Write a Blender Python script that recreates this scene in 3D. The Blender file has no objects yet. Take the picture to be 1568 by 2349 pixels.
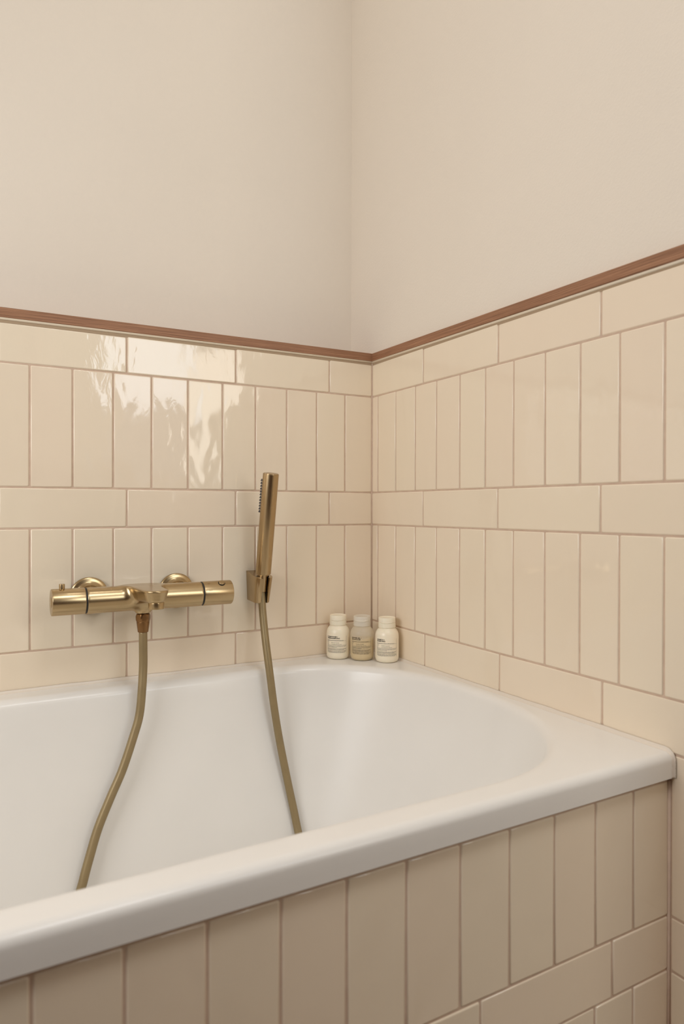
import bpy, math, random
import numpy as np
from mathutils import Vector, Matrix

random.seed(7)
S = bpy.context.scene
COL = S.collection
Z0 = 1.08                      # height of the first tile joint below the wooden trim

# ------------------------------------------------------------------ camera
cam_d = bpy.data.cameras.new('camera')
cam = bpy.data.objects.new('camera', cam_d)
COL.objects.link(cam)
yaw, pit, rol = 0.51676, -0.00455, 0.00158
fw = Vector((math.sin(yaw) * math.cos(pit), math.cos(yaw) * math.cos(pit), math.sin(pit)))
rt = Vector((math.cos(yaw), -math.sin(yaw), 0))
up = rt.cross(fw)
rt2 = rt * math.cos(rol) + up * math.sin(rol)
up2 = -rt * math.sin(rol) + up * math.cos(rol)
cam.matrix_world = Matrix(((rt2.x, up2.x, -fw.x, -0.7765), (rt2.y, up2.y, -fw.y, -1.2383),
                           (rt2.z, up2.z, -fw.z, -0.2365 + Z0), (0, 0, 0, 1)))
cam_d.sensor_fit = 'HORIZONTAL'
cam_d.sensor_width = 24.0
cam_d.lens = 1581.4 / 1568 * 24.0
cam_d.clip_start = 0.02
cam_d.dof.use_dof = True
cam_d.dof.focus_distance = 1.28
cam_d.dof.aperture_fstop = 5.6
S.camera = cam

# ------------------------------------------------------------------ world, lights, exposure
W = bpy.data.worlds.new('world'); S.world = W; W.use_nodes = True
W.node_tree.nodes['Background'].inputs[0].default_value = (0.75, 0.85, 1.0, 1)
W.node_tree.nodes['Background'].inputs[1].default_value = 0.6

def area(name, loc, direction, sx, sy, power, col, shape='RECTANGLE', spread=math.pi):
    d = bpy.data.lights.new(name, 'AREA'); d.shape = shape; d.size = sx; d.size_y = sy
    d.energy = power; d.color = col; d.spread = spread
    o = bpy.data.objects.new(name, d); COL.objects.link(o)
    o.location = loc
    o.rotation_euler = Vector(direction).to_track_quat('-Z', 'Y').to_euler()
    return o

# window daylight and a ceiling lamp, plus two added fills, all outside the frame
RW_X0, RW_X1, RW_Z0, RW_Z1 = -0.08, 0.74, 0.95, 2.20
LW_Y0, LW_Y1, LW_Z0, LW_Z1 = -0.45, -1.10, 0.75, 1.75
area('window_daylight', (0.17, -2.56, 1.78), (0, 1, 0), 0.46, 0.80, 7.2, (0.88, 0.95, 1.0))
area('curtain_daylight', (0.56, -2.56, 1.38), (0, 1, 0), 0.30, 0.80, 4.2, (1.0, 0.93, 0.80))
area('side_fill', (-1.700, (LW_Y0 + LW_Y1) / 2, (LW_Z0 + LW_Z1) / 2), (1, 0, 0), 0.96, 0.60, 12.0, (1.0, 1.0, 1.0))  # added fill for the right wall, set at an invented side window
area('ceiling_lamp_light', (-0.30, -0.50, 2.46), (0, 0, -1), 0.12, 0.12, 0.9, (1.0, 0.99, 0.97), 'DISK')
area('rear_fill', (-0.35, -1.50, 2.46), (0, 0, -1), 0.50, 0.50, 8.6, (1.0, 1.0, 1.0))  # added overhead fill behind the camera, fitted to wall brightness

S.view_settings.view_transform = 'Standard'
S.view_settings.look = 'None'
S.view_settings.gamma = 1.0
S.view_settings.use_curve_mapping = False
S.view_settings.exposure = 0.0
try:
    S.cycles.use_denoising = True
    S.cycles.max_bounces = 10
    S.cycles.diffuse_bounces = 6
    S.cycles.caustics_reflective = False
    S.cycles.caustics_refractive = False
    S.cycles.sample_clamp_indirect = 4.0
except Exception:
    pass

# ------------------------------------------------------------------ helpers
def srgb(r, g, b):
    f = lambda c: (c / 255 / 12.92) if c / 255 <= 0.04045 else ((c / 255 + 0.055) / 1.055) ** 2.4
    return (f(r), f(g), f(b), 1)

class NT:
    def __init__(self, name):
        self.m = bpy.data.materials.new(name); self.m.use_nodes = True
        self.t = self.m.node_tree; self.n = self.t.nodes; self.l = self.t.links
        self.b = self.n['Principled BSDF']
    def node(self, kind, **kw):
        x = self.n.new(kind)
        for k, v in kw.items():
            if k in x.inputs: x.inputs[k].default_value = v
            else: setattr(x, k, v)
        return x
    def link(self, a, b): self.l.new(a, b)
    def set(self, **kw):
        for k, v in kw.items(): self.b.inputs[k.replace('_', ' ')].default_value = v
        return self

def ramp(nt, fac, c0, c1, p0=0.0, p1=1.0):
    r = nt.node('ShaderNodeValToRGB')
    r.color_ramp.elements[0].position = p0; r.color_ramp.elements[0].color = c0
    r.color_ramp.elements[1].position = p1; r.color_ramp.elements[1].color = c1
    nt.link(fac, r.inputs[0]); return r

def bump(nt, height, strength, dist, normal=None):
    b = nt.node('ShaderNodeBump'); b.inputs['Distance'].default_value = dist
    if isinstance(strength, (int, float)): b.inputs['Strength'].default_value = strength
    else: nt.link(strength, b.inputs['Strength'])
    nt.link(height, b.inputs['Height'])
    if normal is not None: nt.link(normal, b.inputs['Normal'])
    return b

def coords(nt, scale=(1, 1, 1), space='Object', per_object=False):
    tc = nt.node('ShaderNodeTexCoord')
    out = tc.outputs[space]
    if per_object:
        oi = nt.node('ShaderNodeObjectInfo')
        mul = nt.node('ShaderNodeVectorMath', operation='SCALE')
        mul.inputs[0].default_value = (13.0, 29.0, 41.0); nt.link(oi.outputs['Random'], mul.inputs['Scale'])
        add = nt.node('ShaderNodeVectorMath', operation='ADD')
        nt.link(out, add.inputs[0]); nt.link(mul.outputs[0], add.inputs[1]); out = add.outputs[0]
    mp = nt.node('ShaderNodeMapping'); mp.inputs['Scale'].default_value = scale
    nt.link(out, mp.inputs['Vector']); return mp.outputs[0]

# ------------------------------------------------------------------ materials
def mat_plaster():
    nt = NT('matt_plaster'); nt.set(Roughness=0.85)
    v = coords(nt)
    n = nt.node('ShaderNodeTexNoise', Scale=2.5, Detail=3.0); nt.link(v, n.inputs['Vector'])
    r = ramp(nt, n.outputs['Fac'], srgb(230, 221, 208), srgb(233, 224, 211), 0.3, 0.7)
    nt.link(r.outputs[0], nt.b.inputs['Base Color'])
    n2 = nt.node('ShaderNodeTexNoise', Scale=260.0, Detail=2.0); nt.link(v, n2.inputs['Vector'])
    nt.link(bump(nt, n2.outputs['Fac'], 0.25, 0.0012).outputs[0], nt.b.inputs['Normal'])
    return nt.m

def mat_tile():
    nt = NT('glazed_cream_tile'); nt.set(Roughness=0.06, IOR=1.5)
    v = coords(nt, (1, 1, 0.45), per_object=True)
    oi = nt.node('ShaderNodeObjectInfo')
    n = nt.node('ShaderNodeTexNoise', Scale=14.0, Detail=3.0, Roughness=0.6); nt.link(v, n.inputs['Vector'])
    mixf = nt.node('ShaderNodeMath', operation='MULTIPLY_ADD'); mixf.inputs[1].default_value = 0.55
    nt.link(oi.outputs['Random'], mixf.inputs[0])
    m2 = nt.node('ShaderNodeMath', operation='MULTIPLY'); m2.inputs[1].default_value = 0.5
    nt.link(n.outputs['Fac'], m2.inputs[0]); nt.link(m2.outputs[0], mixf.inputs[2])
    r = ramp(nt, mixf.outputs[0], srgb(236, 220, 199), srgb(237, 224, 202), 0.15, 0.85)
    nt.link(r.outputs[0], nt.b.inputs['Base Color'])
    # rippled glaze: gentle waves, plus finer streaks that are stronger on some tiles
    w = nt.node('ShaderNodeTexNoise', Scale=22.0, Detail=1.5, Roughness=0.45, Distortion=0.5); nt.link(v, w.inputs['Vector'])
    w2 = nt.node('ShaderNodeTexNoise', Scale=70.0, Detail=3.0, Distortion=0.8); nt.link(v, w2.inputs['Vector'])
    wn = nt.node('ShaderNodeTexWhiteNoise', noise_dimensions='1D'); nt.link(oi.outputs['Random'], wn.inputs['W'])
    st = nt.node('ShaderNodeMapRange'); st.inputs['To Min'].default_value = 0.05; st.inputs['To Max'].default_value = 0.8
    nt.link(wn.outputs['Value'], st.inputs['Value'])
    b1 = bump(nt, w.outputs['Fac'], 0.9, 0.0015)
    b2 = bump(nt, w2.outputs['Fac'], st.outputs[0], 0.00032, b1.outputs[0])
    nt.link(b2.outputs[0], nt.b.inputs['Normal'])
    return nt.m

def mat_grout():
    nt = NT('taupe_grout'); nt.set(Roughness=0.9)
    v = coords(nt)
    n = nt.node('ShaderNodeTexNoise', Scale=60.0, Detail=3.0); nt.link(v, n.inputs['Vector'])
    r = ramp(nt, n.outputs['Fac'], srgb(202, 177, 158), srgb(213, 190, 170), 0.3, 0.7)
    nt.link(r.outputs[0], nt.b.inputs['Base Color'])
    n2 = nt.node('ShaderNodeTexNoise', Scale=400.0); nt.link(v, n2.inputs['Vector'])
    nt.link(bump(nt, n2.outputs['Fac'], 0.3, 0.0005).outputs[0], nt.b.inputs['Normal'])
    return nt.m

def mat_wood(axis):
    nt = NT('brown_oak'); nt.set(Roughness=0.55)
    sc = (5, 420, 420) if axis == 'x' else (420, 5, 420)
    v = coords(nt, sc)
    n = nt.node('ShaderNodeTexNoise', Scale=2.2, Detail=6.0, Roughness=0.7); nt.link(v, n.inputs['Vector'])
    r = ramp(nt, n.outputs['Fac'], srgb(110, 74, 50), srgb(186, 140, 106), 0.28, 0.74)
    e = r.color_ramp.elements.new(0.5); e.color = srgb(149, 106, 77)
    nt.link(r.outputs[0], nt.b.inputs['Base Color'])
    nt.link(bump(nt, n.outputs['Fac'], 0.25, 0.0006).outputs[0], nt.b.inputs['Normal'])
    return nt.m

def mat_metal(name, c, rough, brush=(1, 1, 1), metallic=1.0, bs=0.15):
    nt = NT(name); nt.set(Metallic=metallic)
    v = coords(nt, brush)
    n = nt.node('ShaderNodeTexNoise', Scale=60.0, Detail=3.0); nt.link(v, n.inputs['Vector'])
    lo = tuple(x * 0.95 for x in c[:3]) + (1,); hi = tuple(min(1, x * 1.04) for x in c[:3]) + (1,)
    r = ramp(nt, n.outputs['Fac'], lo, hi, 0.3, 0.7); nt.link(r.outputs[0], nt.b.inputs['Base Color'])
    mr = nt.node('ShaderNodeMapRange'); mr.inputs['To Min'].default_value = rough - 0.02; mr.inputs['To Max'].default_value = rough + 0.03
    nt.link(n.outputs['Fac'], mr.inputs['Value']); nt.link(mr.outputs[0], nt.b.inputs['Roughness'])
    nt.link(bump(nt, n.outputs['Fac'], bs, 0.0002).outputs[0], nt.b.inputs['Normal'])
    return nt.m

def mat_plain(name, c, rough, bumpscale=0, bs=0.1, **kw):
    nt = NT(name); nt.set(Roughness=rough, **kw)
    v = coords(nt)
    n = nt.node('ShaderNodeTexNoise', Scale=9.0, Detail=2.0); nt.link(v, n.inputs['Vector'])
    lo = tuple(x * 0.975 for x in c[:3]) + (1,)
    r = ramp(nt, n.outputs['Fac'], lo, c, 0.3, 0.7); nt.link(r.outputs[0], nt.b.inputs['Base Color'])
    if bumpscale:
        n2 = nt.node('ShaderNodeTexNoise', Scale=bumpscale, Detail=2.0); nt.link(v, n2.inputs['Vector'])
        nt.link(bump(nt, n2.outputs['Fac'], bs, 0.001).outputs[0], nt.b.inputs['Normal'])
    return nt.m

def mat_frosted(name, c, clear):
    nt = NT(name); nt.set(Roughness=0.32, Base_Color=c)
    tr = nt.node('ShaderNodeBsdfTransparent'); tl = nt.node('ShaderNodeBsdfTranslucent'); tl.inputs[0].default_value = c
    n = nt.node('ShaderNodeTexNoise', Scale=200.0); nt.link(coords(nt), n.inputs['Vector'])
    nt.link(bump(nt, n.outputs['Fac'], 0.08, 0.0004).outputs[0], nt.b.inputs['Normal'])
    m1 = nt.node('ShaderNodeMixShader'); m1.inputs[0].default_value = 0.35
    nt.link(nt.b.outputs[0], m1.inputs[1]); nt.link(tl.outputs[0], m1.inputs[2])
    m2 = nt.node('ShaderNodeMixShader'); m2.inputs[0].default_value = clear
    nt.link(m1.outputs[0], m2.inputs[1]); nt.link(tr.outputs[0], m2.inputs[2])
    nt.link(m2.outputs[0], nt.n['Material Output'].inputs[0])
    return nt.m

M = dict(
    plaster=mat_plaster(), tile=mat_tile(), grout=mat_grout(), wood_x=mat_wood('x'), wood_y=mat_wood('y'),
    brass=mat_metal('brushed_brass', srgb(184, 162, 125), 0.25, (0.1, 6, 6), 1.0, 0.04),
    brass_v=mat_metal('brushed_brass_upright', srgb(179, 156, 120), 0.26, (6, 6, 0.1), 1.0, 0.04),
    copper=mat_metal('aged_copper_brass', srgb(138, 105, 70), 0.28, (3, 3, 0.3), 1.0, 0.05),
    hose=mat_metal('satin_brass_hose', srgb(148, 130, 95), 0.42, (1, 1, 1), 0.4, 0.05),
    enamel=mat_plain('white_enamel', srgb(234, 232, 228), 0.30, Coat_Weight=0.10, Coat_Roughness=0.05),
    sealant=mat_plain('white_sealant', srgb(226, 216, 203), 0.45, 150, 0.2),
    grey_sealant=mat_plain('grey_sealant', srgb(202, 193, 179), 0.6, 300, 0.9),
    joint=mat_plain('shaded_joint_grey', srgb(172, 150, 124), 0.8, 200, 0.2),  # darker than the grout, the groove's shade is put in its colour
    caulk=mat_plain('beige_caulk', srgb(222, 208, 186), 0.6, 150, 0.2),
    black=mat_plain('black_rubber', srgb(24, 19, 15), 0.5),
    mesh_grey=mat_plain('grey_aerator', srgb(80, 76, 74), 0.4, 900, 0.8),
    cream=mat_plain('cream_plastic', srgb(249, 238, 216), 0.3, Subsurface_Weight=0.08),
    ink=mat_plain('black_ink', srgb(34, 30, 26), 0.6),
    frost=mat_frosted('frosted_bottle', srgb(247, 241, 226), 0.45),
    frost_cap=mat_frosted('frosted_cap', srgb(250, 245, 234), 0.12),
    gel=mat_plain('amber_gel', srgb(220, 192, 118), 0.25),
    dark_wood=mat_plain('dark_wood', srgb(84, 60, 44), 0.5, 60, 0.1),
    floor=mat_plain('brown_floor', srgb(132, 110, 88), 0.4, 40, 0.1),
    ceiling=mat_plain('white_ceiling', srgb(236, 230, 222), 0.8),
    frame=mat_plain('white_window_paint', srgb(232, 228, 220), 0.4),
)
def mat_glass():
    nt = NT('window_glass')
    nt.set(Roughness=0.02, IOR=1.45, Transmission_Weight=1.0, Base_Color=(0.97, 0.98, 1, 1)); return nt.m
M['glass'] = mat_glass()

# ------------------------------------------------------------------ mesh builder
class MB:
    def __init__(self): self.v = []; self.f = []; self.s = []
    def add(self, vs, fs, smooth=False, T=None):
        o = len(self.v)
        for p in vs:
            p = Vector(p)
            self.v.append(tuple(T @ p) if T is not None else tuple(p))
        for f in fs: self.f.append(tuple(i + o for i in f)); self.s.append(smooth)
        return self
    def box(self, a, b, T=None):
        (x0, y0, z0), (x1, y1, z1) = a, b
        vs = [(x, y, z) for z in (z0, z1) for y in (y0, y1) for x in (x0, x1)]
        return self.add(vs, [(0, 2, 3, 1), (4, 5, 7, 6), (0, 1, 5, 4), (2, 6, 7, 3), (0, 4, 6, 2), (1, 3, 7, 5)], False, T)
    def grid_rings(self, rings, closed=True, cap0=False, cap1=False, T=None, smooth=True):
        n = len(rings[0]); vs = [p for r in rings for p in r]; fs = []
        m = n if closed else n - 1
        for i in range(len(rings) - 1):
            for j in range(m):
                k = (j + 1) % n
                fs.append((i * n + j, i * n + k, (i + 1) * n + k, (i + 1) * n + j))
        if cap0: fs.append(tuple(reversed(range(n))))
        if cap1: fs.append(tuple((len(rings) - 1) * n + j for j in range(n)))
        return self.add(vs, fs, smooth, T)
    def lathe(self, prof, n=48, T=None, cap0=True, cap1=True):
        rings = [[(r * math.cos(2 * math.pi * j / n), r * math.sin(2 * math.pi * j / n), z) for j in range(n)] for r, z in prof]
        return self.grid_rings(rings, True, cap0, cap1, T)
    def obj(self, name, mat, parent=None, sharp=None):
        me = bpy.data.meshes.new(name); me.from_pydata(self.v, [], self.f); me.update()
        me.polygons.foreach_set('use_smooth', self.s)
        if sharp is not None: me.set_sharp_from_angle(angle=math.radians(sharp))
        me.materials.append(M[mat])
        return link(name, me, parent)

def link(name, me, parent=None):
    o = bpy.data.objects.new(name, me); COL.objects.link(o)
    if parent is not None: o.parent = parent
    return o

def thing(name, label, cat, loc=(0, 0, 0), group=None):
    o = bpy.data.objects.new(name, None); COL.objects.link(o); o.location = loc
    o.empty_display_size = 0.05
    o['label'] = label; o['category'] = cat
    if group: o['group'] = group
    return o

def struct(o): o['kind'] = 'structure'; return o

def round_prof(pts, r, seg=5):
    """round the corners of an open (r, z) profile"""
    out = [pts[0]]
    for a, b, c in zip(pts, pts[1:], pts[2:]):
        a, b, c = Vector(a), Vector(b), Vector(c)
        u, w = (a - b), (c - b)
        q = min(r, u.length * 0.49, w.length * 0.49)
        p0 = b + u.normalized() * q; p1 = b + w.normalized() * q
        for i in range(seg + 1):
            t = i / seg
            out.append(tuple(p0 * (1 - t) ** 2 + b * 2 * t * (1 - t) + p1 * t * t))
    out.append(pts[-1]); return out

def tube(mb, pts, rad, n=16, sub=8, caps=True):
    """Catmull-Rom tube through points"""
    P = [Vector(p) for p in pts]; P = [P[0] * 2 - P[1]] + P + [P[-1] * 2 - P[-2]]
    path = []
    for i in range(1, len(P) - 2):
        for k in range(sub):
            t = k / sub; a, b, c, d = P[i - 1:i + 3]
            path.append(0.5 * ((2 * b) + (c - a) * t + (2 * a - 5 * b + 4 * c - d) * t * t + (3 * b - a - 3 * c + d) * t ** 3))
    path.append(P[-2])
    ref = Vector((0, 1, 0.1)).normalized(); rings = []
    for i, p in enumerate(path):
        tg = (path[min(i + 1, len(path) - 1)] - path[max(i - 1, 0)]).normalized()
        a = (ref - tg * ref.dot(tg)).normalized(); b = tg.cross(a); ref = a
        rings.append([tuple(p + (a * math.cos(2 * math.pi * j / n) + b * math.sin(2 * math.pi * j / n)) * rad) for j in range(n)])
    return mb.grid_rings(rings, True, caps, caps)

def ring_frame(d):
    d = Vector(d).normalized(); return d.to_track_quat('Z', 'Y').to_matrix().to_4x4()

def text_mesh(txt, size, bold=0.0, spacing=1.0):
    c = bpy.data.curves.new('text', 'FONT'); c.body = txt; c.size = size; c.offset = bold; c.space_character = spacing
    c.resolution_u = 2
    o = bpy.data.objects.new('text', c)
    me = bpy.data.meshes.new_from_object(o)
    v = [tuple(x.co) for x in me.vertices]; f = [tuple(p.vertices) for p in me.polygons]
    bpy.data.objects.remove(o); bpy.data.curves.remove(c); bpy.data.meshes.remove(me)
    return v, f

# ------------------------------------------------------------------ room shell
H, Q = 0.202, 0.0677           # vertical tile pitch (height) and horizontal tile pitch
ZB = [Z0 + 0.0688, Z0, Z0 - H, Z0 - H - Q, Z0 - 2 * H - Q, Z0 - 2 * H - 2 * Q, Z0 - 3 * H - 2 * Q, Z0 - 3 * H - 3 * Q, Z0 - 4 * H - 3 * Q, Z0 - 4 * H - 4 * Q]
XE, YE, ZC = -1.72, -2.60, 2.50
TOPB = Z0 + 0.0745             # top of the built-out lower wall
GR = 0.0011                    # grout surface behind tile face

b = MB().box((XE - 0.1, YE - 0.1, -0.1), (1.15, 0.2, 0.0)); floor = struct(b.obj('floor', 'floor'))
b = MB().box((XE - 0.1, YE - 0.1, ZC), (1.15, 0.2, ZC + 0.1)); struct(b.obj('ceiling', 'ceiling'))

# left wall of the picture: recessed plaster above a built-out tiled half wall
b = MB().box((XE, 0.103, TOPB), (0.009, 0.2, ZC)); wl = struct(b.obj('wall_left', 'plaster'))
b = MB().box((XE, GR, 0.0), (0.009, 0.2, TOPB)); b.obj('tile_backing', 'grout', wl)
# right wall: plaster ends in a rounded edge just at the frame, the tiled half wall runs on a little further
XR = 1.05                      # the room widens to the right behind the camera
b = MB()
pr = [(0.009, 0.2), (0.009, -0.704)] + [(0.009 + 0.02 * (1 - math.cos(a)), -0.704 - 0.02 * math.sin(a)) for a in [math.pi / 2 * i / 6 for i in range(1, 7)]] + [(0.12, -0.724), (0.12, 0.2)]
b.grid_rings([[(x, y, TOPB) for x, y in pr], [(x, y, ZC) for x, y in pr]], True, True, True, None, False)
wr = struct(b.obj('wall_right', 'plaster'))
b = MB().box((GR, -1.0, 0.0), (0.12, 0.0, TOPB)); b.obj('tile_backing', 'grout', wr)
b = MB().box((0.12, -0.724, 0.0), (XR, -0.60, ZC)); struct(b.obj('wall_bay', 'plaster'))
b = MB().box((XR, YE, 0.0), (XR + 0.1, -0.60, ZC)); struct(b.obj('wall_side', 'plaster'))
# walls behind and beside the camera
b = MB()
b.box((XE - 0.1, YE - 0.1, 0), (RW_X0, YE, ZC)); b.box((RW_X1, YE - 0.1, 0), (XR + 0.1, YE, ZC))
b.box((RW_X0, YE - 0.1, 0), (RW_X1, YE, RW_Z0)); b.box((RW_X0, YE - 0.1, RW_Z1), (RW_X1, YE, ZC))
struct(b.obj('wall_rear', 'plaster'))
b = MB()
b.box((XE - 0.1, YE, 0), (XE, LW_Y1, ZC)); b.box((XE - 0.1, LW_Y0, 0), (XE, 0.2, ZC))
b.box((XE - 0.1, LW_Y1, 0), (XE, LW_Y0, LW_Z0)); b.box((XE - 0.1, LW_Y1, LW_Z1), (XE, LW_Y0, ZC))
wn = struct(b.obj('wall_end', 'plaster'))
MB().box((XE, LW_Y0 + 0.02, 0), (XE + 0.006, 0.0, TOPB)).obj('tile_panel', 'tile', wn)
b = MB().box((-1.60, -1.75, 0.0), (-0.20, -1.45, 1.0)); struct(b.obj('shade_partition', 'dark_wood'))  # added unseen block that shades the left of the tub front
# dark wooden doors added out of view to cut light on the apron's left
b = MB().box((-1.30, YE + 0.006, 0.0), (-0.40, YE + 0.05, 2.08)); struct(b.obj('added_door_1', 'dark_wood'))
b = MB().box((XE + 0.006, -2.45, 0.0), (XE + 0.05, -1.20, 2.08)); struct(b.obj('added_door_2', 'dark_wood'))
# windows (frame flush with the wall, glass set back)
def window(name, axis, at, a0, a1, z0, z1, sgn):
    f = MB(); g = MB(); t = 0.035
    def bx(m, p0, p1, c0, c1, d0, d1):
        lo, hi = sorted((at + sgn * d0, at + sgn * d1))
        if axis == 'x': m.box((lo, min(p0, p1), c0), (hi, max(p0, p1), c1))
        else: m.box((min(p0, p1), lo, c0), (max(p0, p1), hi, c1))
    lo, hi = min(a0, a1), max(a0, a1)
    for p0, p1, c0, c1 in ((lo, hi, z0, z0 + t), (lo, hi, z1 - t, z1), (lo, lo + t, z0 + t, z1 - t), (hi - t, hi, z0 + t, z1 - t)):
        bx(f, p0, p1, c0, c1, -0.012, 0.03)
    w = struct(f.obj(name, 'frame'))
    bx(g, lo + t, hi - t, z0 + t, z1 - t, 0.012, 0.016); g.obj('pane', 'glass', w)
window('window_1', 'y', YE, RW_X0, RW_X1, RW_Z0, RW_Z1, -1)
window('added_window', 'x', XE, LW_Y0, LW_Y1, LW_Z0, LW_Z1, -1)  # unseen window added to house the side fill

# wooden trim on the tiled half walls (drops a few mm along the wall as in the picture)
def trim(name, mat, axis):
    b = MB(); L = 1.72 if axis == 'x' else 0.98
    n = 2
    def pt(s, d, z): return (-s, d, z) if axis == 'x' else (d, -s, z)
    drop = 0.0095 if axis == 'x' else 0.0075
    front = -0.0015
    back = 0.1035 if axis == 'x' else 0.0095
    z0, z1 = Z0 + 0.0755, Z0 + 0.0918
    c = 0.0008
    prof = [(back, z0), (front + c, z0), (front, z0 + c), (front, z1 - c), (front + c, z1), (back, z1)]
    rings = []
    for s in (0.0, L):
        dz = -drop * s / 0.71 if s else 0
        dz = -drop * min(s, 1.0)
        # mitred corner: the start follows the profile depth
        rings.append([pt(s if s else -d, d, z + dz) for d, z in prof])
    if axis == 'y': rings = [list(reversed(r)) for r in rings]
    b.grid_rings(rings, True, True, True, None, False)
    return struct(b.obj(name, mat))
t1 = trim('trim_1', 'wood_x', 'x'); t2 = trim('trim_2', 'wood_y', 'y')
def caulk(parent, axis):
    b = MB(); L = 1.72 if axis == 'x' else 0.98
    def pt(s, d, z): return (-s, d, z) if axis == 'x' else (d, -s, z)
    drop = 0.0095
    for z0, z1, front in ((0.0718, 0.0756, -0.0006),):
        prof = [(0.004, z0), (front, z0), (front - .0004, (z0 + z1) / 2), (front, z1), (0.004, z1)]
        rings = [[pt(s if s else -d, d, Z0 + z - drop * min(s, 1.0)) for d, z in prof] for s in (0.0, L)]
        if axis == 'y': rings = [list(reversed(r)) for r in rings]
        b.grid_rings(rings, True, True, True)
    c = b.obj('caulk_bead', 'caulk', parent)
    b = MB()
    prof = [(0.004, 0.0660), (0.0004, 0.0660), (0.0004, 0.0718), (0.004, 0.0718)]
    rings = [[pt(s if s else -d, d, Z0 + z - (drop * min(s, 1.0) if z > 0.07 else 0.0065 * min(s, 1.0))) for d, z in prof] for s in (0.0, L)]
    if axis == 'y': rings = [list(reversed(r)) for r in rings]
    b.grid_rings(rings, True, True, True, None, False).obj('shaded_joint_filler', 'joint', parent)  # dark strip standing in for shade in the groove under the trim
    return c
caulk(t1, 'x'); caulk(t2, 'y')

# ------------------------------------------------------------------ tiles
TILE_MESH = {}
def tile_mesh(w, h):
    """tile face in local xz, facing -y, centre at origin; rounded glazed edge"""
    key = (round(w, 4), round(h, 4))
    if key in TILE_MESH: return TILE_MESH[key]
    b = MB()
    def ring(ins, y):
        a, c = w / 2 - ins, h / 2 - ins; k = 0.0012
        return [(-a + k, y, -c), (a - k, y, -c), (a, y, -c + k), (a, y, c - k), (a - k, y, c), (-a + k, y, c), (-a, y, c - k), (-a, y, -c + k)]
    b.grid_rings([ring(0, 0.0022), ring(0.0005, 0.0004), ring(0.0018, 0.0)], True, False, True)
    me = bpy.data.meshes.new('tile'); me.from_pydata(b.v, [], b.f); me.update()
    me.polygons.foreach_set('use_smooth', [True] * (len(b.f) - 1) + [False]); me.materials.append(M['tile'])
    TILE_MESH[key] = me; return me

GAP = 0.0024
def lay(parent, face, s0, s1, z0, z1):
    """tile between distances s0<s1 (along the wall from the corner) and heights z0<z1"""
    w, h = s1 - s0 - GAP, z1 - z0 - GAP
    if w < 0.004 or h < 0.004: return
    o = link('tile', tile_mesh(w, h), parent)
    sc, zc = (s0 + s1) / 2, (z0 + z1) / 2
    off = random.uniform(-0.00025, 0.0003)
    lim = 0.010 if 0.03 < w < 0.1 else 0.0025
    tz = random.uniform(-lim, lim); tx = random.uniform(-0.0035, 0.0035) if w < 0.1 else random.uniform(-0.008, 0.008)
    if face == 'left': o.location = (-sc, off, zc); o.rotation_euler = (tx, 0, tz)
    elif face == 'right': o.location = (off, -sc, zc); o.rotation_euler = (tx, 0, tz - math.pi / 2)
    else: o.location = (-sc, PANEL_Y + off, zc); o.rotation_euler = (tx, 0, tz)

def row(parent, face, joints, z0, z1, end, start=0.0):
    j = [start] + [x for x in joints if x > start + 0.003] + ([end] if joints[-1] < end else [])
    for a, c in zip(j, j[1:]):
        if a >= end - 1e-6: break
        top = z1 - 0.0065 * (a + min(c, end)) / 2 if abs(z1 - ZB[0]) < 1e-6 else z1   # the top course is cut to the sloping trim
        lay(parent, face, a, min(c, end), z0, top)

PANEL_Y = -0.695
RIM_Z = Z0 - 0.5365
ENDX = 1.714
vl = [0.0657 + 0.0663 * k for k in range(26)]
hl = [0.1027 + 0.2020 * k for k in range(9)]
for i, (zt, zb) in enumerate(zip(ZB[:5], ZB[1:6])):
    row(wl, 'left', hl if i % 2 == 0 else vl, zb, zt, ENDX)
vr = [0.0221 + 0.06653 * k for k in range(24)]
hr = [0.181 + 0.2045 * k for k in range(8)]
hr2 = [0.1869 + 0.2033 * k for k in range(8)]
for i, (zt, zb) in enumerate(zip(ZB[:5], ZB[1:6])):
    row(wr, 'right', (hr if i < 4 else hr2) if i % 2 == 0 else vr, zb, zt, 0.998)
for i in range(5, 9):
    row(wr, 'right', hr if i % 2 == 0 else vr, ZB[i + 1], ZB[i], 0.998, start=0.6975)

panel = thing('bath_apron', 'cream tiled apron closing the front of the bathtub', 'bath apron', (0, 0, 0))
MB().box((XE + 0.007, PANEL_Y + GR, 0.0), (0.0, PANEL_Y + 0.03, Z0 - 0.5735)).obj('backing', 'grout', panel)
pr = [(0.0014, -0.6930), (-0.0017, -0.6940), (-0.0012, -0.6956), (-0.0003, -0.6966), (0.0014, -0.6982)]
MB().grid_rings([[(x, y, 0.001) for x, y in pr], [(x, y, Z0 - 0.5735) for x, y in pr]], True, True, True).obj('corner_grout', 'grout', panel)
vp = [0.0657 + 0.0660 * k for k in range(26)]
hp = [0.1027 + 0.2006 * k for k in range(9)]
PT = Z0 - 0.5735
for i in range(5, 9):
    row(panel, 'panel', hp if i % 2 == 0 else vp, ZB[i + 1], min(ZB[i], PT), ENDX)

pr = [(0.002, 0.002), (-0.0014, 0.0012), (-0.0010, 0.0002), (0.0002, -0.0010), (0.0012, -0.0014)]
MB().grid_rings([[(x, y, RIM_Z + 0.007) for x, y in pr], [(x, y, Z0 + 0.0715) for x, y in pr]], True, True, True).obj('corner_grout', 'grout', wl)

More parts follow.
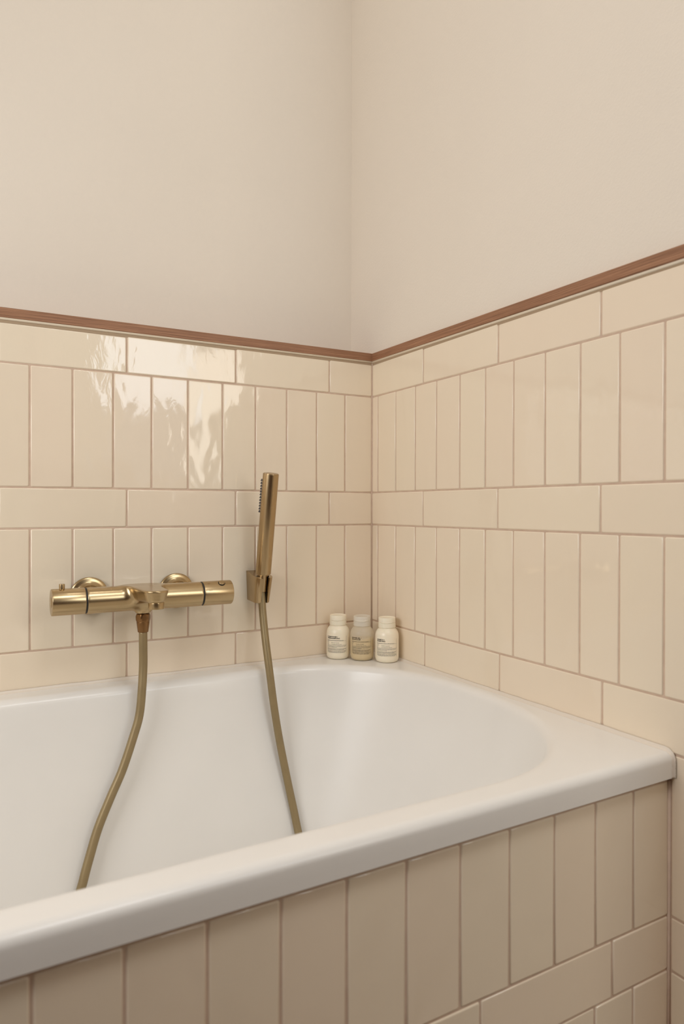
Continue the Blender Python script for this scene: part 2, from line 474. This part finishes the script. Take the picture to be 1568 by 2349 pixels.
# ------------------------------------------------------------------ bathtub
RIM = Z0 - 0.5365
def bathtub():
    t = thing('bathtub', 'white built-in bathtub with a wide rim and rounded basin', 'bathtub', (0, 0, 0))
    x0, x1, y0, y1 = -1.708, -0.0035, -0.7035, -0.003
    yc, bb = -0.3535, 0.3045                   # basin centre line and half width
    xr, aa = -0.265, 0.242                     # right end ellipse centre and reach
    xl, al = -1.36, 0.27
    # perimeter parameter list: (kind, value)
    par = []
    nE = 40
    for i in range(nE + 1): par.append(('R', -math.pi / 2 + math.pi * i / nE))
    nS = 22
    for i in range(1, nS): par.append(('T', i / nS))
    for i in range(nE + 1): par.append(('L', math.pi / 2 + math.pi * i / nE))
    for i in range(1, nS): par.append(('B', i / nS))
    def sup(t, n=2.25):
        c, s = math.cos(t), math.sin(t)
        return math.copysign(abs(c) ** (2 / n), c), math.copysign(abs(s) ** (2 / n), s)
    def basin(inset, ins_end, z):
        r = []
        for k, v in par:
            if k in 'RL':
                c, s = sup(v)
                a = (aa if k == 'R' else al) - ins_end; cx = (xr if k == 'R' else xl)
                r.append((cx + a * c, yc + (bb - inset) * s, z))
            else:
                x = xr + (xl - xr) * v if k == 'T' else xl + (xr - xl) * v
                r.append((x, yc + (bb - inset) * (1 if k == 'T' else -1), z))
        return r
    def outer(ins, z):
        X0, X1, Y0, Y1 = x0, x1, y0 + ins, y1
        r = []
        for k, v in par:
            if k in 'RL':
                c, s = sup(v); cx = xr if k == 'R' else xl
                a = aa if k == 'R' else al
                dx, dy = a * c, bb * s
                # blend so corner of the rectangle is met where |v| = 45 deg
                tt = abs(abs(v if k == 'R' else (math.pi - v)))
                sg = 1 if s >= 0 else -1
                tt = min(tt, math.pi - tt) if k == 'R' else abs(math.pi - v)
                XX = X1 if k == 'R' else X0; YY = Y1 if sg > 0 else Y0
                if tt <= math.pi / 4: r.append((XX, yc + (YY - yc) * (tt / (math.pi / 4)), z))
                else: r.append((XX + (cx - XX) * ((tt - math.pi / 4) / (math.pi / 4)), YY, z))
            else:
                x = xr + (xl - xr) * v if k == 'T' else xl + (xr - xl) * v
                r.append((x, Y1 if k == 'T' else Y0, z))
        return r
    rings = []
    R = 0.0105
    rings.append(outer(0.012, RIM - 0.0315)); rings.append(outer(0.0012, RIM - 0.0315)); rings.append(outer(0.0, RIM - 0.0305))
    rings.append(outer(0.0, RIM - 0.02))
    for i in range(0, 9):
        a = math.pi / 2 * i / 8; rings.append(outer(R * (1 - math.cos(a)), RIM - R + R * math.sin(a)))
    o = outer(R + 0.001, RIM); bz = basin(-0.012, -0.012, RIM)
    for f in (0.0, 0.3, 0.6, 0.85, 1.0):
        rings.append([tuple(p + (q - p) * f for p, q in zip(u, v)) for u, v in zip(o, bz)])
    re = 0.016
    for i in range(1, 9):                       # rounded inner edge
        a = math.radians(78) * i / 8
        rings.append(basin(-0.012 + re * math.sin(a), -0.012 + re * math.sin(a), RIM - re * (1 - math.cos(a))))
    d0 = re * (1 - math.cos(math.radians(78))); i0 = -0.012 + re * math.sin(math.radians(78))
    D = 0.405
    for i in range(1, 15):                      # sloping sides
        f = i / 14; d = d0 + (D - 0.10 - d0) * f
        rings.append(basin(i0 + 0.050 * f + 0.02 * f * f, i0 + 0.085 * f + 0.03 * f * f, RIM - d))
    ib, ie = i0 + 0.07, i0 + 0.115
    for i in range(1, 11):                      # fillet to the bottom
        a = math.pi / 2 * i / 10
        rings.append(basin(ib + 0.09 * (1 - math.cos(a)), ie + 0.10 * (1 - math.cos(a)), RIM - D + 0.10 - 0.10 * math.sin(a)))
    last = rings[-1]
    cxm = (xr + xl) / 2
    for f in (0.35, 0.8):
        rings.append([(p[0] + (min(max(p[0], xl), xr) - p[0]) * f, p[1] + (yc - p[1]) * f, p[2] - 0.002 * f) for p in last])
    rings.append([(p[0], yc, p[2] - 0.003) for p in rings[-1]])
    b = MB(); b.grid_rings(rings, True, False, False)
    b.obj('tub', 'enamel', t, 50)
    # sealant along the two tiled walls; on the right it turns down over the end of the rim
    def bead(path, nrm, jit, size=1.0, flip=False):
        rr = []; nn = Vector(nrm)
        for p, o in path:
            w = (0.0058 + random.uniform(-jit, jit)) * size; h = (0.0050 + random.uniform(-jit, jit)) * size
            p = Vector(p); o = Vector(o)
            r = [tuple(p + nn * u + o * q) for u, q in ((0.0010, -0.0006), (w + .002, -0.0006), (w * .75, h * .14), (w * .45, h * .35), (0.0020, h * .75), (0.0010, h))]
            rr.append(list(reversed(r)) if flip else r)
        return rr
    s = MB()
    s.grid_rings(bead([((-1.70 + 1.694 * i / 60, 0.0, RIM), (0, 0, 1)) for i in range(61)], (0, -1, 0), 0.0005), True, True, True)
    path = [((0.0, -0.006 - 0.686 * i / 40, RIM), (0, 0, 1)) for i in range(41)]
    for i in range(1, 7):
        a = math.radians(15 * i)
        path.append(((0.0, y0 + R - R * math.sin(a), RIM - R + R * math.cos(a)), (0, -math.sin(a) * 0.45, math.cos(a) * 0.8)))
    for i in range(1, 11): path.append(((0.0, y0, RIM - R - 0.0020 * i), (0, -0.45, 0)))
    s.grid_rings(bead(path, (-1, 0, 0), 0.0004, 1.0, True), True, True, True)
    s.obj('sealant_bead', 'sealant', t)['label'] = 'white sealant between rim and tiles'
    g = MB()
    path = [((0.0, y0 - 0.0002, RIM - R + 0.001 - 0.0215 * i / 16), (0, -1, 0)) for i in range(17)]
    g.grid_rings(bead(path, (-1, 0, 0), 0.0011, 0.42, True), True, True, True)
    g.obj('end_sealant', 'grey_sealant', t)['label'] = 'grey rough sealant at the end of the rim'
    # drain and waste in the bottom
    d = MB(); d.lathe(round_prof([(0.0, 0.006), (0.026, 0.006), (0.034, 0.0)], 0.004), 40, Matrix.Translation((-0.80, yc, RIM - D - 0.003)), False, False)
    d.obj('drain', 'brass', t)
    return t
bathtub()

# ------------------------------------------------------------------ mixer tap
AX, AY, AZ = -0.4955, -0.070, Z0 - 0.3850
RB = 0.0213
def smin(a, b, k):
    h = np.clip(0.5 + 0.5 * (b - a) / k, 0, 1)
    return b * (1 - h) + a * h - k * h * (1 - h)
def smax(a, b, k): return -smin(-a, -b, k)
def f_mixer(P):
    x, y, z = P[..., 0], P[..., 1], P[..., 2]
    body = smax(np.sqrt(y * y + z * z) - RB, np.maximum(x - 0.0985, -0.0905 - x), 0.001)
    # spout: tapering plan with a round nose, sides undercut
    L = 0.081
    t = np.clip(-y / L, 0, 1)
    r = 0.0298 - 0.0095 * np.sqrt(t)
    plan = np.sqrt(x * x + (y + L * t) ** 2) - r
    top = RB - 0.0005 - 0.0
    zt = top + 0.0 * t
    zb = -0.004 + 0.004 * t
    side = plan + 0.30 * np.maximum(zt - z, 0)
    sp = smax(smax(side, z - zt, 0.004), zb - z, 0.006)
    d = smin(body, sp, 0.016)
    # outlet boss beneath
    boss = smax(np.sqrt(x * x + y * y) - 0.0108, smax(-z - 0.0262, z - 0.0, 0.001), 0.002)
    d = smin(d, boss, 0.010)
    d = smax(d, z - RB - 0.0001, 0.002)
    return d

def surface_net(f, lo, hi, h):
    ax = [np.arange(l, u + h, h) for l, u in zip(lo, hi)]
    G = np.stack(np.meshgrid(*ax, indexing='ij'), -1); V = f(G)
    n = np.array(V.shape); acc = np.zeros(tuple(n - 1) + (3,)); cnt = np.zeros(tuple(n - 1))
    cs = [(i, j, k) for i in (0, 1) for j in (0, 1) for k in (0, 1)]
    sl = lambda c: tuple(slice(c[d], n[d] - 1 + c[d]) for d in range(3))
    for c in cs:
        for d in range(3):
            if c[d]: continue
            e = list(c); e[d] = 1; e = tuple(e)
            a, b2 = V[sl(c)], V[sl(e)]; m = (a < 0) != (b2 < 0)
            den = np.where(m, a - b2, 1.0); t = np.where(m, a / den, 0)[..., None]
            p = G[sl(c)] * (1 - t) + G[sl(e)] * t
            acc += np.where(m[..., None], p, 0); cnt += m
    act = cnt > 0; idx = -np.ones(act.shape, int); idx[act] = np.arange(act.sum())
    vs = acc[act] / cnt[act][:, None]
    fs = []
    for d in range(3):
        e1, e2 = (d + 1) % 3, (d + 2) % 3
        a = V[tuple(slice(0, n[q] - 1) if q == d else slice(1, n[q] - 1) for q in range(3))]
        b2 = V[tuple(slice(1, n[q]) if q == d else slice(1, n[q] - 1) for q in range(3))]
        m = np.argwhere((a < 0) != (b2 < 0))
        inside = (a < 0)[tuple(m.T)]
        m = m.copy(); m[:, e1] += 1; m[:, e2] += 1
        def cell(o1, o2):
            q = m.copy(); q[:, e1] += o1; q[:, e2] += o2; return idx[tuple(q.T)]
        quad = np.stack([cell(-1, -1), cell(0, -1), cell(0, 0), cell(-1, 0)], 1)
        quad[~inside] = quad[~inside][:, ::-1]
        fs.append(quad)
    fs = np.concatenate(fs)
    eps = 1e-5
    for _ in range(4):
        v0 = f(vs); g = np.stack([(f(vs + eps * np.eye(3)[q]) - f(vs - eps * np.eye(3)[q])) / (2 * eps) for q in range(3)], 1)
        st = (v0 / np.maximum((g * g).sum(1), 0.2))[:, None] * g
        vs = vs - np.clip(st, -h / 2, h / 2)
    return vs, fs

def mixer():
    t = thing('bath_mixer', 'brushed brass thermostatic bath mixer with spout mounted on the left tiled wall', 'tap', (AX, AY, AZ))
    vs, fs = surface_net(f_mixer, (-0.094, -0.116, -0.034), (0.102, 0.026, 0.026), 0.0014)
    b = MB(); b.add([tuple(v) for v in vs.tolist()], [tuple(q) for q in fs.tolist()], True)
    b.obj('body', 'brass', t)
    X = Matrix.Rotation(math.pi / 2, 4, 'Y')      # lathe axis z -> x
    def knob(xa, xb, flip):
        p = round_prof([(0.0, 0.0), (RB, 0.0), (RB, xb - xa), (0.0, xb - xa)], 0.0012, 4)
        return MB().lathe(p, 64, Matrix.Translation((xa, 0, 0)) @ X, False, False)
    k1 = knob(-0.143, -0.0930, 0).obj('flow_knob', 'brass', t, 40)
    k2 = knob(0.1012, 0.1535, 0).obj('temperature_knob', 'brass', t, 40)
    # recess and disc in the flow knob's end
    MB().lathe(round_prof([(0.0, 0.0008), (0.007, 0.0008), (0.0085, 0.0)], 0.0004), 32, Matrix.Translation((-0.1431, 0, 0)) @ Matrix.Rotation(-math.pi / 2, 4, 'Y'), False, False).obj('end_cap', 'brass', k1)
    for xa in (-0.0932, 0.0982):
        MB().lathe([(0.0, 0), (RB - 0.0006, 0), (RB - 0.0006, 0.0032), (0, 0.0032)], 64, Matrix.Translation((xa, 0, 0)) @ X, False, False).obj('gasket', 'black', t, 40)
    # stop pin on the flow knob, button on the temperature knob
    MB().lathe(round_prof([(0.0044, -0.003), (0.0044, 0.0075), (0.0, 0.0075)], 0.0006, 3), 28, Matrix.Translation((-0.127, 0, RB)), True, False).obj('stop_pin', 'brass', k1, 40)
    a = math.radians(57)
    nrm = Vector((0, -math.cos(a), math.sin(a)))
    T = Matrix.Translation(Vector((0.1335, 0, 0)) + nrm * (RB - 0.0012)) @ ring_frame(nrm)
    MB().lathe([(0.0, 0.0), (0.0062, 0.0), (0.0062, 0.0016), (0.0, 0.0016)], 32, T, False, False).obj('button_recess', 'black', k2, 40)
    MB().lathe(round_prof([(0.0052, 0.0), (0.0052, 0.0032), (0.0, 0.0034)], 0.0006, 3), 32, T, True, False).obj('safety_button', 'brass', k2, 40)
    # engraved marks
    b = MB()
    def on_knob(v, f, x0, ang):
        out = []
        for p in v:
            th = ang + p[1] / RB
            out.append((x0 + p[0], -math.cos(th) * (RB + 0.00008), math.sin(th) * (RB + 0.00008)))
        b.add(out, f)
    v, f = text_mesh('HOT', 0.0031); on_knob(v, f, 0.1080, math.radians(16))
    for x0 in (0.1085, 0.1110):
        on_knob([(0, 0, 0), (0.0014, 0, 0), (0.0014, 0.0014, 0), (0, 0.0014, 0)], [(0, 1, 2, 3)], x0, math.radians(56))
    b.obj('engraved_mark', 'copper', k2)
    # aerator under the nose
    ar = MB(); T = Matrix.Translation((0.001, -0.081, -0.0095))
    ar.lathe(round_prof([(0.0105, 0.011), (0.0122, 0.0105), (0.0122, 0.0), (0.0098, 0.0), (0.0098, 0.002)], 0.0008, 3), 48, T, False, False)
    aer = ar.obj('aerator', 'brass', t, 50)
    MB().lathe([(0.0099, 0.0012), (0.0, 0.0008)], 40, T, False, False).obj('aerator_mesh', 'mesh_grey', aer)
    # wall flanges
    Y = Matrix.Rotation(math.pi / 2, 4, 'X')      # z -> -y
    for dx in (-0.075, 0.075):
        p = round_prof([(0.0, 0.0), (0.0315, 0.0), (0.0318, 0.0068), (0.0295, 0.0085), (0.0235, 0.0098), (0.0185, 0.015), (0.0170, 0.024), (0.0170, 0.060), (0.0, 0.060)], 0.0022, 5)
        MB().lathe(p, 64, Matrix.Translation((dx, -AY, 0)) @ Y, False, False).obj('wall_flange', 'brass', t, 50)
    return t
mixer()

# ------------------------------------------------------------------ hose
hose_pts = []
def hose():
    t = thing('shower_hose', 'dull brass shower hose hanging from the mixer into the bathtub and back up', 'hose', (0, 0, 0))
    zt = AZ - 0.0272
    p = [(AX, AY, zt - 0.030), (AX, AY - 0.001, zt - 0.060), (-0.4955, -0.071, Z0 - 0.500), (-0.4985, -0.0760, Z0 - 0.5350), (-0.5040, -0.0810, Z0 - 0.5780),
         (-0.5150, -0.0855, Z0 - 0.6120), (-0.5340, -0.0930, Z0 - 0.6600), (-0.5530, -0.1000, Z0 - 0.6960), (-0.5745, -0.1090, Z0 - 0.7390), (-0.5885, -0.1180, Z0 - 0.7760),
         (-0.5990, -0.1260, Z0 - 0.8060), (-0.6070, -0.1340, Z0 - 0.8360), (-0.603, -0.160, Z0 - 0.878),
         (-0.575, -0.205, Z0 - 0.915), (-0.50, -0.255, Z0 - 0.930), (-0.40, -0.275, Z0 - 0.932), (-0.30, -0.262, Z0 - 0.930), (-0.245, -0.225, Z0 - 0.915),
         (-0.2330, -0.180, Z0 - 0.872), (-0.2340, -0.135, Z0 - 0.828), (-0.2375, -0.1150, Z0 - 0.780), (-0.2450, -0.1020, Z0 - 0.725), (-0.2545, -0.0910, Z0 - 0.660), (-0.2622, -0.0840, Z0 - 0.600),
         (-0.2680, -0.0760, Z0 - 0.5350), (-0.2700, -0.0620, Z0 - 0.480), (-0.2690, -0.0460, Z0 - 0.430), (-0.2672, -0.0375, Z0 - 0.398), (WX, WY + math.tan(TILT) * 0.034, WZ - 0.0335)]
    b = MB(); tube(b, p, 0.0070, 18, 8); b.obj('tube', 'hose', t)
    # faceted coupling nut and sleeve under the mixer
    n = 48; rings = []
    for r0, z, sc in ((0.0060, 0.0, 0), (0.0100, 0.0, 0), (0.0112, -0.0012, 0.25), (0.0122, -0.004, 0.8), (0.0124, -0.0068, 1), (0.0119, -0.010, 0.8), (0.0108, -0.0128, 0.2), (0.0104, -0.0138, 0), (0.0099, -0.0140, 0)):
        ring = []
        for j in range(n):
            a = 2 * math.pi * j / n + 0.35
            m = (a % (math.pi / 3)) - math.pi / 6
            r = min(r0, 0.0107 / math.cos(m)) if sc else r0
            ring.append((AX + r * math.cos(a), AY + r * math.sin(a), zt + z))
        rings.append(ring)
    rings = [list(reversed(r)) for r in rings]
    b = MB(); b.grid_rings(rings, True, True, False); b.obj('coupling_nut', 'copper', t, 28)['label'] = 'copper-brown coupling nut'
    b = MB(); b.lathe(list(reversed(round_prof([(0.0072, -0.0138), (0.0108, -0.0138), (0.0086, -0.0310), (0.0060, -0.0310)], 0.0006, 3))), 40, Matrix.Translation((AX, AY, zt)), True, True)
    b.obj('sleeve', 'copper', t, 40)['label'] = 'copper-brown tapered sleeve'
    return t

# ------------------------------------------------------------------ hand shower and its holder
WX, WY, WZ = -0.2664, -0.0420, Z0 - 0.3575      # centre of the wand's lower edge
TILT = math.radians(10.9)
def shower():
    t = thing('hand_shower', 'slim brass stick hand shower standing upright in the wall holder', 'shower head', (WX, WY, WZ))
    R = Matrix.Rotation(TILT, 4, 'X')
    r = 0.0146; L = 0.1885
    b = MB(); b.lathe(round_prof([(0.0090, 0.0), (r, 0.0), (r, L), (0.0, L)], 0.0008, 4), 64, R, False, False)
    b.obj('handle', 'brass_v', t, 40)
    MB().lathe(round_prof([(r - 0.0010, L), (r - 0.0010, L + 0.0006), (0.0, L + 0.0008)], 0.0003, 2), 64, R, False, False).obj('end_cap', 'brass_v', t, 40)
    MB().lathe(round_prof([(0.0098, 0.001), (0.0098, -0.034), (0.0068, -0.034)], 0.0006, 3), 40, R, False, False).obj('neck', 'brass_v', t, 40)
    b = MB()
    for i in range(12):
        z = L - 0.014 - 0.0053 * i
        for az, dz in ((149, 0), (137, 0.0026), (125, 0)):
            a = math.radians(az); d = Vector((math.cos(a), math.sin(a), 0))
            T = R @ Matrix.Translation(d * (r - 0.0008) + Vector((0, 0, z + dz * 0.5))) @ ring_frame(d)
            b.lathe([(0.0015, 0.0), (0.0014, 0.0022), (0.0009, 0.0040), (0.0, 0.0042)], 8, T, False, False)
    o = b.obj('spray_nozzles', 'mesh_grey', t); o['kind'] = 'stuff'; o['label'] = 'small dark rubber spray nozzles'
    return t

def holder():
    t = thing('shower_holder', 'brass wall bracket gripping the foot of the stick hand shower', 'bracket', (WX, 0, Z0 - 0.355))
    ri, ro = 0.0112, 0.0172
    def contour(s, cy, back):
        pts = []
        # outer: back right -> along right side -> front right arc to the slot
        wslot = 0.0066
        ao = math.asin(wslot / ro); ai = math.asin(wslot / ri)
        pts.append((ro * s, back)); 
        for i in range(13):
            a = 0 - (math.pi / 2 - ao) * i / 12
            pts.append((ro * s * math.cos(a), cy + ro * s * math.sin(a)))
        for i in range(25):
            a = (-math.pi / 2 + ai) + (2 * math.pi - 2 * ai) * i / 24
            pts.append((ri * s * math.cos(a), cy + ri * s * math.sin(a)))
        for i in range(13):
            a = -math.pi / 2 - ao - (math.pi / 2 - ao) * i / 12
            pts.append((ro * s * math.cos(a), cy + ro * s * math.sin(a)))
        pts.append((-ro * s, back))
        return pts
    rings = []
    H0 = 0.0555
    tn = math.tan(TILT)
    for z, s, sh in ((-H0, 0.86, 0.0), (-H0 + 0.001, 0.885, 0), (-0.0012, 1.0, 0), (0.0, 0.985, 0)):
        cy = WY + (-0.3575 + 0.355 - z) * tn * 1.0
        # the top face slopes down towards the room
        ring = [(x, y, z + (0.18 * y if z > -0.01 else 0.06 * y)) for x, y in contour(s, cy, -0.0001)]
        rings.append(ring)
    rings = [list(reversed(r)) for r in rings]
    b = MB(); b.grid_rings(rings, True, False, False)
    n = len(rings[0])
    # caps made of quads between outer and inner outline
    def cap(ring, flip):
        ring = list(ring); m = len(ring)
        fs = []
        # order reversed: [backL, outer arc L(13), inner arc(25), outer arc R(13), backR]
        oL = list(range(1, 14)); inn = list(range(14, 39)); oR = list(range(39, 52)); bL, bR = 0, 52
        # outer L runs back->slot, inner runs slotL ... slotR
        half = inn[:13]; half2 = inn[12:]
        fl = list(reversed(half))
        for i in range(12): fs.append((oL[i], oL[i + 1], fl[i + 1], fl[i]))
        for i in range(12): fs.append((oR[i], oR[i + 1], half2[11 - i], half2[12 - i]))
        fs.append((bL, oL[0], fl[0], half2[0])) if False else None
        fs.append((bL, oL[0], fl[0])); fs.append((bL, fl[0], bR)); fs.append((fl[0], oR[-1], bR))
        return fs
    base = 0
    b.add(rings[-1], cap(rings[-1], False)); b.add(rings[0], [tuple(reversed(f)) for f in cap(rings[0], True)])
    b.obj('bracket', 'brass_v', t, 30)
    return t
holder(); shower(); hose()

# ------------------------------------------------------------------ bottles
def bottle(loc, face, label, cat_mat, cap_mat, heading, gel=False):
    t = thing('toiletry_bottle', label, 'bottle', loc, 'small toiletry bottles in the bath corner')
    RB2 = 0.0233
    prof = round_prof([(0.0, 0.0008), (0.0165, 0.0), (RB2, 0.004), (RB2, 0.062), (0.0165, 0.0655), (0.0158, 0.0672), (0.0, 0.0672)], 0.0105, 8)
    prof = [(0.0, 0.0008), (0.0150, 0.0), (0.0178, 0.0004), (0.0205, 0.0020), (0.0222, 0.0045), (0.0230, 0.0078), (RB2, 0.0115), (RB2, 0.0485),
            (0.0231, 0.0525), (0.0224, 0.0562), (0.0211, 0.0596), (0.0192, 0.0626), (0.0172, 0.0648), (0.0161, 0.0660), (0.0158, 0.0685), (0.0, 0.0685)]
    b = MB(); b.lathe(prof, 56, None, False, False); body = b.obj('body', cat_mat, t)
    cp = round_prof([(0.0, 0.0676), (0.0171, 0.0676), (0.0169, 0.0770)], 0.0006, 3) + [(0.0163, 0.0774), (0.0163, 0.0778)]
    b = MB(); b.lathe(cp, 56, None, False, True); cap = b.obj('cap', cap_mat, t, 40)
    lp = [(0.0163, 0.0778)] + round_prof([(0.0169, 0.0780), (0.0166, 0.0868), (0.0152, 0.0868), (0.0148, 0.0858), (0.0, 0.0858)], 0.0008, 3)
    b = MB(); b.lathe(lp, 56, None, True, False)
    # thumb lip at the front of the lid
    n = 15; rr = []
    for i in range(n):
        a = face + math.radians(-52 + 104 * i / (n - 1)); k = math.sin(math.pi * i / (n - 1)); e = 0.0168 + 0.0013 * k
        zz = 0.0790 - 0.0012 * k
        rr.append([(rad * math.cos(a), rad * math.sin(a), z) for rad, z in ((0.0160, zz - 0.0006), (e, zz - 0.0006), (e, zz + 0.0004), (0.0160, zz + 0.0022))])
    b.grid_rings(rr, True, True, True)
    b.obj('lid', cap_mat, cap, 40)
    if gel:
        g = [(0.0, 0.0016), (0.0150, 0.0012), (0.0176, 0.0016), (0.0200, 0.0030), (0.0215, 0.0052), (0.0222, 0.0080), (0.0224, 0.0115), (0.0224, 0.0425), (0.0, 0.0425)]
        b = MB(); b.lathe(g, 56, None, False, False); b.obj('gel', 'gel', t, 40)['label'] = 'amber gel filling the lower half'
    # printed label
    b = MB(); r = RB2 + 0.00012
    arc = 0.0215
    def put(v, f, s, z):
        out = []
        for p in v:
            a = face + (s + p[0]) / RB2
            out.append((r * math.cos(a), r * math.sin(a), z + p[1]))
        b.add(out, f)
    def rule(s0, s1, z0, z1):
        n = max(1, int((s1 - s0) / 0.002)); v = []; f = []
        for i in range(n + 1):
            s = s0 + (s1 - s0) * i / n; v += [(s, z0, 0), (s, z1, 0)]
        f = [(2 * i, 2 * i + 2, 2 * i + 3, 2 * i + 1) for i in range(n)]
        put(v, f, 0, 0)
    zt = 0.0475
    for k, h in enumerate(heading):
        v, f = text_mesh(h, 0.0031, 0.00013, 1.02)
        put(v, f, -arc + 0.0006, zt - 0.0026 - 0.0030 * k)
    rule(arc - 0.0003, arc, 0.0132, zt + 0.0005); rule(-arc - 0.0002, -arc, 0.0132, zt - 0.001)
    for z in (0.0378, 0.0296, 0.0190): rule(-arc, arc, z, z + 0.00022)
    rnd = random.Random(len(heading[0]))
    def words(z, s0, s1, hgt):
        s = s0
        while s < s1 - 0.0006:
            e = min(s1, s + rnd.uniform(0.0009, 0.0030))
            q = s
            while q < e - 0.0002:
                rule(q, min(e, q + 0.00042), z, z + hgt * rnd.choice((0.7, 1.0, 0.8))); q += 0.00062
            s = e + 0.0006
    words(0.0385, -arc + 0.0006, arc - 0.006, 0.0010)
    for z, e in ((0.0360, 0.005), (0.0335, 0.0042), (0.0308, 0.0035)): words(z, -arc + 0.0006, -arc + e, 0.0009)
    words(0.0338, -0.0105, 0.006, 0.0010)
    v, f = text_mesh('12 months after first use', 0.0021); put(v, f, -0.0108, 0.0306)
    for z, e in ((0.0278, 0.0), (0.0263, 0.001), (0.0248, 0.02), (0.0226, 0.0), (0.0211, 0.0005), (0.0200, 0.004)): words(z, -arc + 0.0006, arc - 0.001 - e, 0.0008)
    for z, e in ((0.0172, 0.0), (0.0157, 0.0), (0.0143, 0.003)): words(z, -arc + 0.0012 + (0.002 if e else 0), arc - 0.001 - e, 0.0009)
    b.obj('label_print', 'ink', t)['label'] = 'black printed label text'
    return t
zr = RIM
F = math.radians(233)          # label direction, towards the room
bottle((-0.0970, -0.0272, zr), F, 'cream bottle marked conditioner, next to the left tiled wall', 'cream', 'cream', ('CONDITIONER /', 'APRÈS-SHAMPOING'))
bottle((-0.0620, -0.0625, zr), F + 0.02, 'see-through frosted bottle half full of amber shower gel in the corner', 'frost', 'frost_cap', ('SHOWER GEL /', 'GEL DOUCHE'), True)
bottle((-0.0285, -0.1020, zr), F + 0.05, 'cream bottle marked shampoo, closest to the right tiled wall', 'cream', 'cream', ('SHAMPOO /', 'SHAMPOING'))
